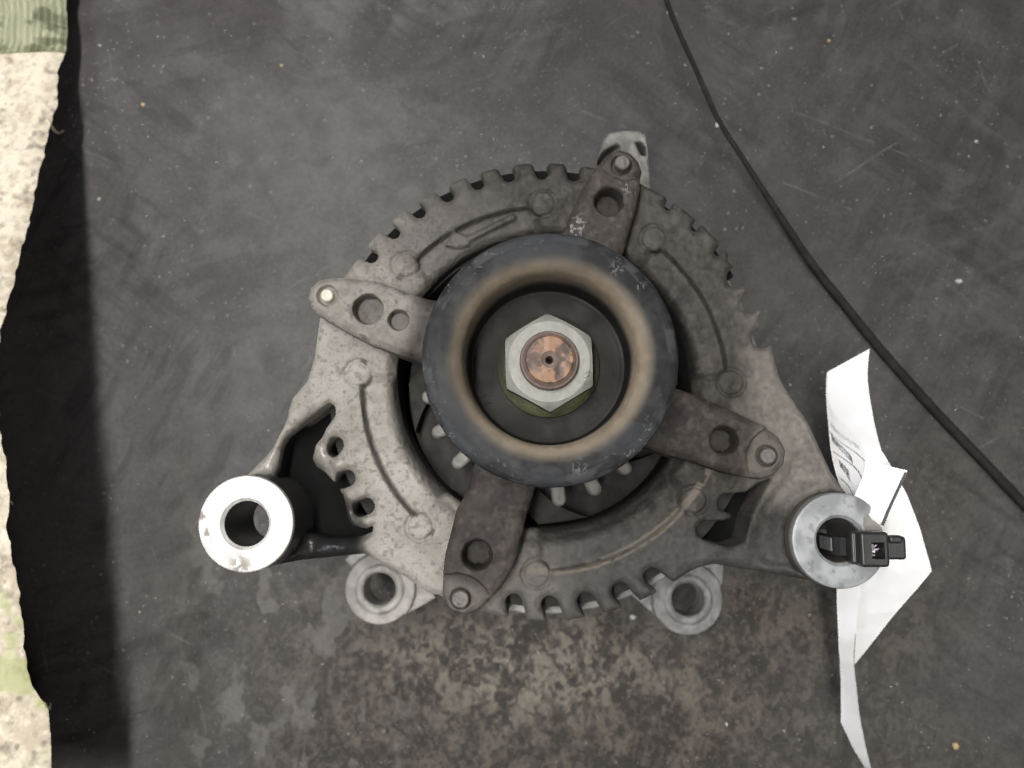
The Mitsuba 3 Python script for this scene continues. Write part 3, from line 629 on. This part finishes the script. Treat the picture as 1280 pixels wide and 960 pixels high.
# the printed face stands steeply, then curls over at the fold and lies back
lo = [(99, 7.9, 76), (97.1, 1.8, 79), (94.9, -6.6, 85), (93, -16.1, 91), (92.2, -25.1, 96), (93, -31.8, 99), (94.4, -37.1, 101)]
mid_ = [(99, 7.9, 76.3), (97, 0.5, 80.5), (95.9, -7.1, 88), (97, -11.9, 95), (98, -16.4, 101), (97.9, -23.1, 106), (95.8, -29.1, 107), (93.6, -36.7, 107)]
hi = [(112.2, 15.4, 80), (108.4, 2.7, 86), (106.2, -7.1, 93), (104.9, -15.1, 99), (103.8, -20.9, 104), (102.9, -26.2, 107), (102.7, -31, 108)]
gA, gB = strip(lo, mid_, 60, 16), strip(mid_, hi, 60, 16)
put(TAG + '__printed_face', sheet(gA, .15), 'white_paper', smooth=30)
put(TAG + '__curled_face', sheet(gB, .15), 'white_paper', smooth=30)
fl = strip([(97, -22.9, 107), (95.2, -28.8, 108), (92.5, -34.5, 108), (93.8, -41.8, 106)], [(108.2, -25.7, 110), (105.6, -31.1, 110), (103.2, -36.6, 109.5), (100.9, -42.8, 108)], 24, 14)
put(TAG + '__folded_flap', sheet(fl, .15), 'white_paper', smooth=30)
fe = strip([(107.2, -26.2, 110.3), (104.6, -31.4, 110.3), (102.2, -36.6, 109.8), (100.2, -41.8, 108.6)], [(108.1, -26.5, 110.3), (105.4, -31.7, 110.3), (103, -36.9, 109.8), (101.1, -42.2, 108.6)], 24, 3)
put(TAG + '__folded_flap__dark_edge', sheet(fe, .1), 'black_ink')
lp = strip([(97.5, -18.8, 99), (95.7, -33.8, 97), (97.6, -49.1, 92), (103.6, -65.7, 82), (108.7, -84.5, 66), (111.3, -94.3, 58)], [(105.9, -20.1, 100), (113.6, -33.3, 98), (119, -43.9, 94), (125.1, -58.1, 88), (117.6, -73.1, 78), (111.8, -94.7, 57.5)], 90, 16, poly)
put(TAG + '__lower_face', sheet(lp, .15), 'white_paper', smooth=30)
hs = strip([(93.8, -54.4, 90), (95.9, -66.7, 84), (100.5, -83.2, 72), (108.5, -104.5, 52), (113.4, -120.9, 38), (123.1, -135, 24), (136.4, -151.7, 6)], [(101.4, -54.1, 92), (101.8, -66, 88), (103.9, -82.1, 77), (106.9, -92.1, 68), (115.3, -112, 50), (124.3, -129.3, 32), (137.9, -153.6, 7)], 90, 8, poly)
put(TAG + '__hanging_strip', sheet(hs, .15), 'white_paper', smooth=30)
labels[TAG + '__printed_face'] = {'label': 'shaded part of the tag with printed words and rules'}

# print: words and rules laid on the printed face by its own surface coordinates
def on_face(mesh2d, u0, v0, du, dv, face, lift=.1):
    """Maps flat lettering (x along the line, y up, mm) to the face: x runs across the strip, y along it."""
    v = np.asarray(mesh2d.vertices); n, m = face.shape[:2]
    s = np.clip((u0 + v[:, 0]*du[0] + v[:, 1]*dv[0]), 0, 1)*(n - 1)
    t = np.clip((v0 + v[:, 0]*du[1] + v[:, 1]*dv[1]), 0, 1)*(m - 1)
    i, j = np.minimum(s.astype(int), n - 2), np.minimum(t.astype(int), m - 2); a, b = (s - i)[:, None], (t - j)[:, None]
    P = (face[i, j]*(1-a)*(1-b) + face[i+1, j]*a*(1-b) + face[i, j+1]*(1-a)*b + face[i+1, j+1]*a*b)
    e1, e2 = face[i+1, j] - face[i, j], face[i, j+1] - face[i, j]
    nr = np.cross(e1, e2); nr /= np.linalg.norm(nr, axis=1, keepdims=True)
    nr *= np.sign(((CAM/MM - P)*nr).sum(1, keepdims=True))
    return trimesh.Trimesh(P + nr*(lift + v[:, 2:3]), mesh2d.faces, process=False)
def fine(m, e=.5):
    v, f = trimesh.remesh.subdivide_to_size(m.vertices, m.faces, e); return trimesh.Trimesh(v, f, process=False)

q2 = lambda t, hgt, bold: fine(meshkit.text_mesh(t, hgt, .05, bold))
ga_n, ga_m = gA.shape[:2]
def lay(key, m2, p0, p1, hgt, ink):
    """Lettering from the face's coordinates p0 to p1 (row along the fold, column across), hgt rows high."""
    v = np.asarray(m2.vertices).copy(); v[:, :2] -= v[:, :2].min(0); wd, ht = np.ptp(v[:, 0]), max(np.ptp(v[:, 1]), 1e-6)
    m = trimesh.Trimesh(v, m2.faces, process=False)
    p0, p1 = np.array(p0)/(ga_n - 1, ga_m - 1), np.array(p1)/(ga_n - 1, ga_m - 1)
    put(key, on_face(m, p0[0], p0[1], (p1 - p0)/wd, (-hgt/(ga_n - 1)/ht, 0), gA, .12), ink)
W = TAG + '__printed_face__printed_word'
lay(W, fine(meshkit.text_mesh('INSPECTION', 3.0, .03, True)), (33, 1.5), (44.5, 9.0), 3.4, 'black_ink')
lay(W + '_001', fine(meshkit.text_mesh('MODEL', 3.0, .03, True)), (44.5, 3.0), (50.5, 7.4), 3.4, 'black_ink')
lay(W + '_002', fine(meshkit.text_mesh('INSPECTED BY', 3.0, .03, False)), (27, 3.0), (40.5, 13.6), 2.6, 'pale_ink')
for i_, (p0, p1) in enumerate((((29, .8), (44.8, 14.8)), ((38, 1.2), (50.5, 14.8)), ((48.5, 1.6), (56, 11)))):
    b_ = tc.box([20, .4, .03]); lay(TAG + '__printed_face__printed_rule' + ('_%03d' % i_ if i_ else ''), fine(b_, .8), p0, p1, .42, 'black_ink')

# ------------------------------------------------------------------ cable lying across the bench
cab = spline([(47.8, 180.6, 52), (52.3, 164.6, 45), (60.1, 151.9, 37), (69.5, 137.4, 29), (77.7, 123.5, 23), (87, 111.9, 18), (97.7, 97.9, 13), (107.3, 85.4, 9), (121.3, 65.8, 5), (135.5, 47.7, 3), (149.1, 29.8, 2.3), (162.4, 13.4, 2), (175.5, -2.2, 2), (190.5, -19.3, 2.4), (208.7, -40.9, 4), (226.3, -61, 6)], 160)
put('black_cable', tube(cab, 1.55 + .55*np.tanh(np.linspace(-3.2, 3.2, 160) + .6) + .08*(meshkit.noise(np.stack([np.arange(160)*.35, np.zeros(160), np.zeros(160)], -1), 3) - .5), 16), 'cable_rubber', smooth=True)
labels['black_cable'] = {'label': 'thin black cable crossing the bench from the far edge to the right', 'category': 'cable'}

# ------------------------------------------------------------------ dirty cloth sheet raised over the left edge
CL = 'cloth_sheet'
labels[CL] = {'label': 'dirty beige cloth sheet with a green ribbed band along the left edge', 'category': 'cloth'}
edge = [(-217.3, 217.3, 10), (-217.6, 197.5, 10), (-217.9, 189.7, 10), (-214.9, 164.6, 13), (-215.1, 151.2, 18), (-211.3, 133.1, 23), (-211.4, 124.4, 26), (-209.1, 107.1, 33), (-207.8, 94, 38), (-205.4, 75.4, 45), (-203.1, 56.7, 53), (-200.3, 39.1, 61), (-198.6, 25.2, 67), (-196.9, 7.7, 71), (-194.3, -9.6, 71), (-192.9, -18.1, 70), (-190.4, -35.2, 69), (-190.5, -47, 69), (-187.4, -61, 68), (-185.4, -70.3, 67), (-184.1, -94.6, 63), (-182.5, -104, 61), (-177.8, -112, 58), (-176.3, -132.2, 57), (-175, -154.8, 55)]
E = np.array(edge); tt = np.r_[0, np.cumsum(np.linalg.norm(np.diff(E, axis=0), axis=1))]; ss = np.linspace(0, tt[-1], 420)
E = np.stack([np.interp(ss, tt, E[:, k]) for k in range(3)], -1)
jag = (meshkit.fbm(np.stack([ss*.25, 0*ss, 0*ss], -1), 4, 3) - .5)
E[:, 0] += 1.8*jag
w = np.linspace(0, 1, 40)**1.6
G = np.empty((len(ss), len(w), 3))
for j, q in enumerate(w):
    G[:, j] = E + np.array([-95.0, 0, 0])*q
    G[:, j, 2] = E[:, 2] + 7*math.sin(min(q*3.5, 1)*math.pi/2) - 1.2*math.exp(-q*40)
bumps = meshkit.fbm(G*[.035, .035, 0], 4, 8) - .5
G[..., 2] += 6*bumps*np.minimum(1, w*6)[None]
put(CL + '__sheet', sheet(G, 3.0), 'dirty_cloth', smooth=50)
yb = [(-213.8, 162.5)][0][1]
ys = np.linspace(E[0, 1], yb, 80)
B = np.empty((80, 170, 3))
for j, q in enumerate(np.linspace(0, .75, 170)):
    y = E[0, 1] + (ys - E[0, 1])*(1 + .11*q*95/30)
    ex_ = np.interp(-y, -E[:, 1], E[:, 0]); x = ex_ + .4 - 95*q
    col = np.interp(q, w, np.arange(len(w))); c0 = min(int(col), len(w) - 2); f_ = col - c0
    z = np.interp(-y, -E[:, 1], G[:, c0, 2]*(1 - f_) + G[:, c0 + 1, 2]*f_)
    B[:, j] = np.stack([x, y, z + .9 + .4*math.sin(x[0]*2.4)*np.ones(80)], -1)
put(CL + '__green_band', sheet(B[:, ::-1], .8), 'green_weave', smooth=50)
labels[CL + '__green_band'] = {'label': 'faded green ribbed band at the far end of the cloth'}
th = [[(-212.1, 124.4, 26), (-212.3, 122.2, 22), (-214.4, 124, 14), (-216.7, 128.2, 7)], [(-179.4, -109.8, 58), (-179.3, -112.4, 55), (-181.6, -111.9, 50)], [(-191.8, -37.5, 68), (-194.1, -37.2, 62), (-196.5, -38.9, 56)]]
for q in th:
    p = spline(q, 14); put(num(CL + '__loose_thread'), tube(p, np.linspace(.9, .15, 14), 8), 'dirty_cloth', smooth=True)

# ------------------------------------------------------------------ grit and crumbs on the bench
def pebble(x, y, s, seed, z=0):
    g = np.random.default_rng(seed); m = tc.icosphere(1, 1.0)
    m.vertices *= (1 + .35*(g.random((len(m.vertices), 1)) - .5))*np.array([s, s*g.uniform(.5, 1), s*g.uniform(.35, .7)])
    m.apply_transform(trimesh.transformations.rotation_matrix(g.random()*6.28, [0, 0, 1])); m.apply_translation([x, y, z + s*.25]); return m
ms = []
for k in range(420):
    x, y = rnd.uniform(-205, 235), rnd.uniform(-185, 190)
    if math.hypot(x, y) < 60: continue
    ms.append(pebble(x, y, rnd.uniform(.10, .34)*(1.5 if rnd.random() < .12 else 1), 100 + k))
for (cx_, cy_), sd, n in zip([(-196.2, 159.8), (-210.1, 136.4)], (14, 9), (50, 30)):
    for k in range(n):
        ms.append(pebble(cx_ + rnd.normal()*sd, cy_ + rnd.normal()*sd, rnd.uniform(.12, .38), 900 + k))
put('grit', trimesh.util.concatenate(ms), 'grit_pale')
labels['grit'] = {'label': 'pale grit scattered over the dark bench', 'category': 'grit', 'kind': 'stuff'}
crumbs = [(.8, 'pale grit crumb nearest the far left corner of the bench', 'grit_pale'), (.95, 'amber crumb on the far left of the bench', 'grit_amber'),
          (.9, 'round pale crumb beside the edge of the dark shade at left', 'grit_pale'), (.75, 'small amber crumb on the far side of the bench', 'grit_amber'),
          (.7, 'small amber crumb right of the black cable at the far side', 'grit_amber'), (.8, 'pale crumb at the far right of the bench', 'grit_pale'),
          (1.6, 'largest pale crumb lying right of the cable', 'grit_pale'), (1.3, 'pale flake lying against the black cable', 'grit_pale'),
          (1.5, 'elongated pale flake in front of the right rear lug', 'grit_pale'), (.8, 'pale crumb on the dusty near side of the bench', 'grit_pale'), (1.5, 'tan splinter near the bottom right of the bench', 'grit_amber')]
spots = [(-206.4, 173), (-184.3, 143.6), (-202.6, 98.1), (-119.7, 162.3), (135.8, 172), (200.6, 122.8), (188.8, 57.6), (83.3, 131.7), (40.7, -89.5), (79.8, -133.9), (175.7, -142.1)]
for i, ((s_, lab, mat), (x, y)) in enumerate(zip(crumbs, spots)):
    k = num('crumb'); put(k, pebble(x, y, s_, 50 + i), mat); labels[k] = {'label': lab, 'category': 'crumb', 'group': 'crumbs on the bench'}
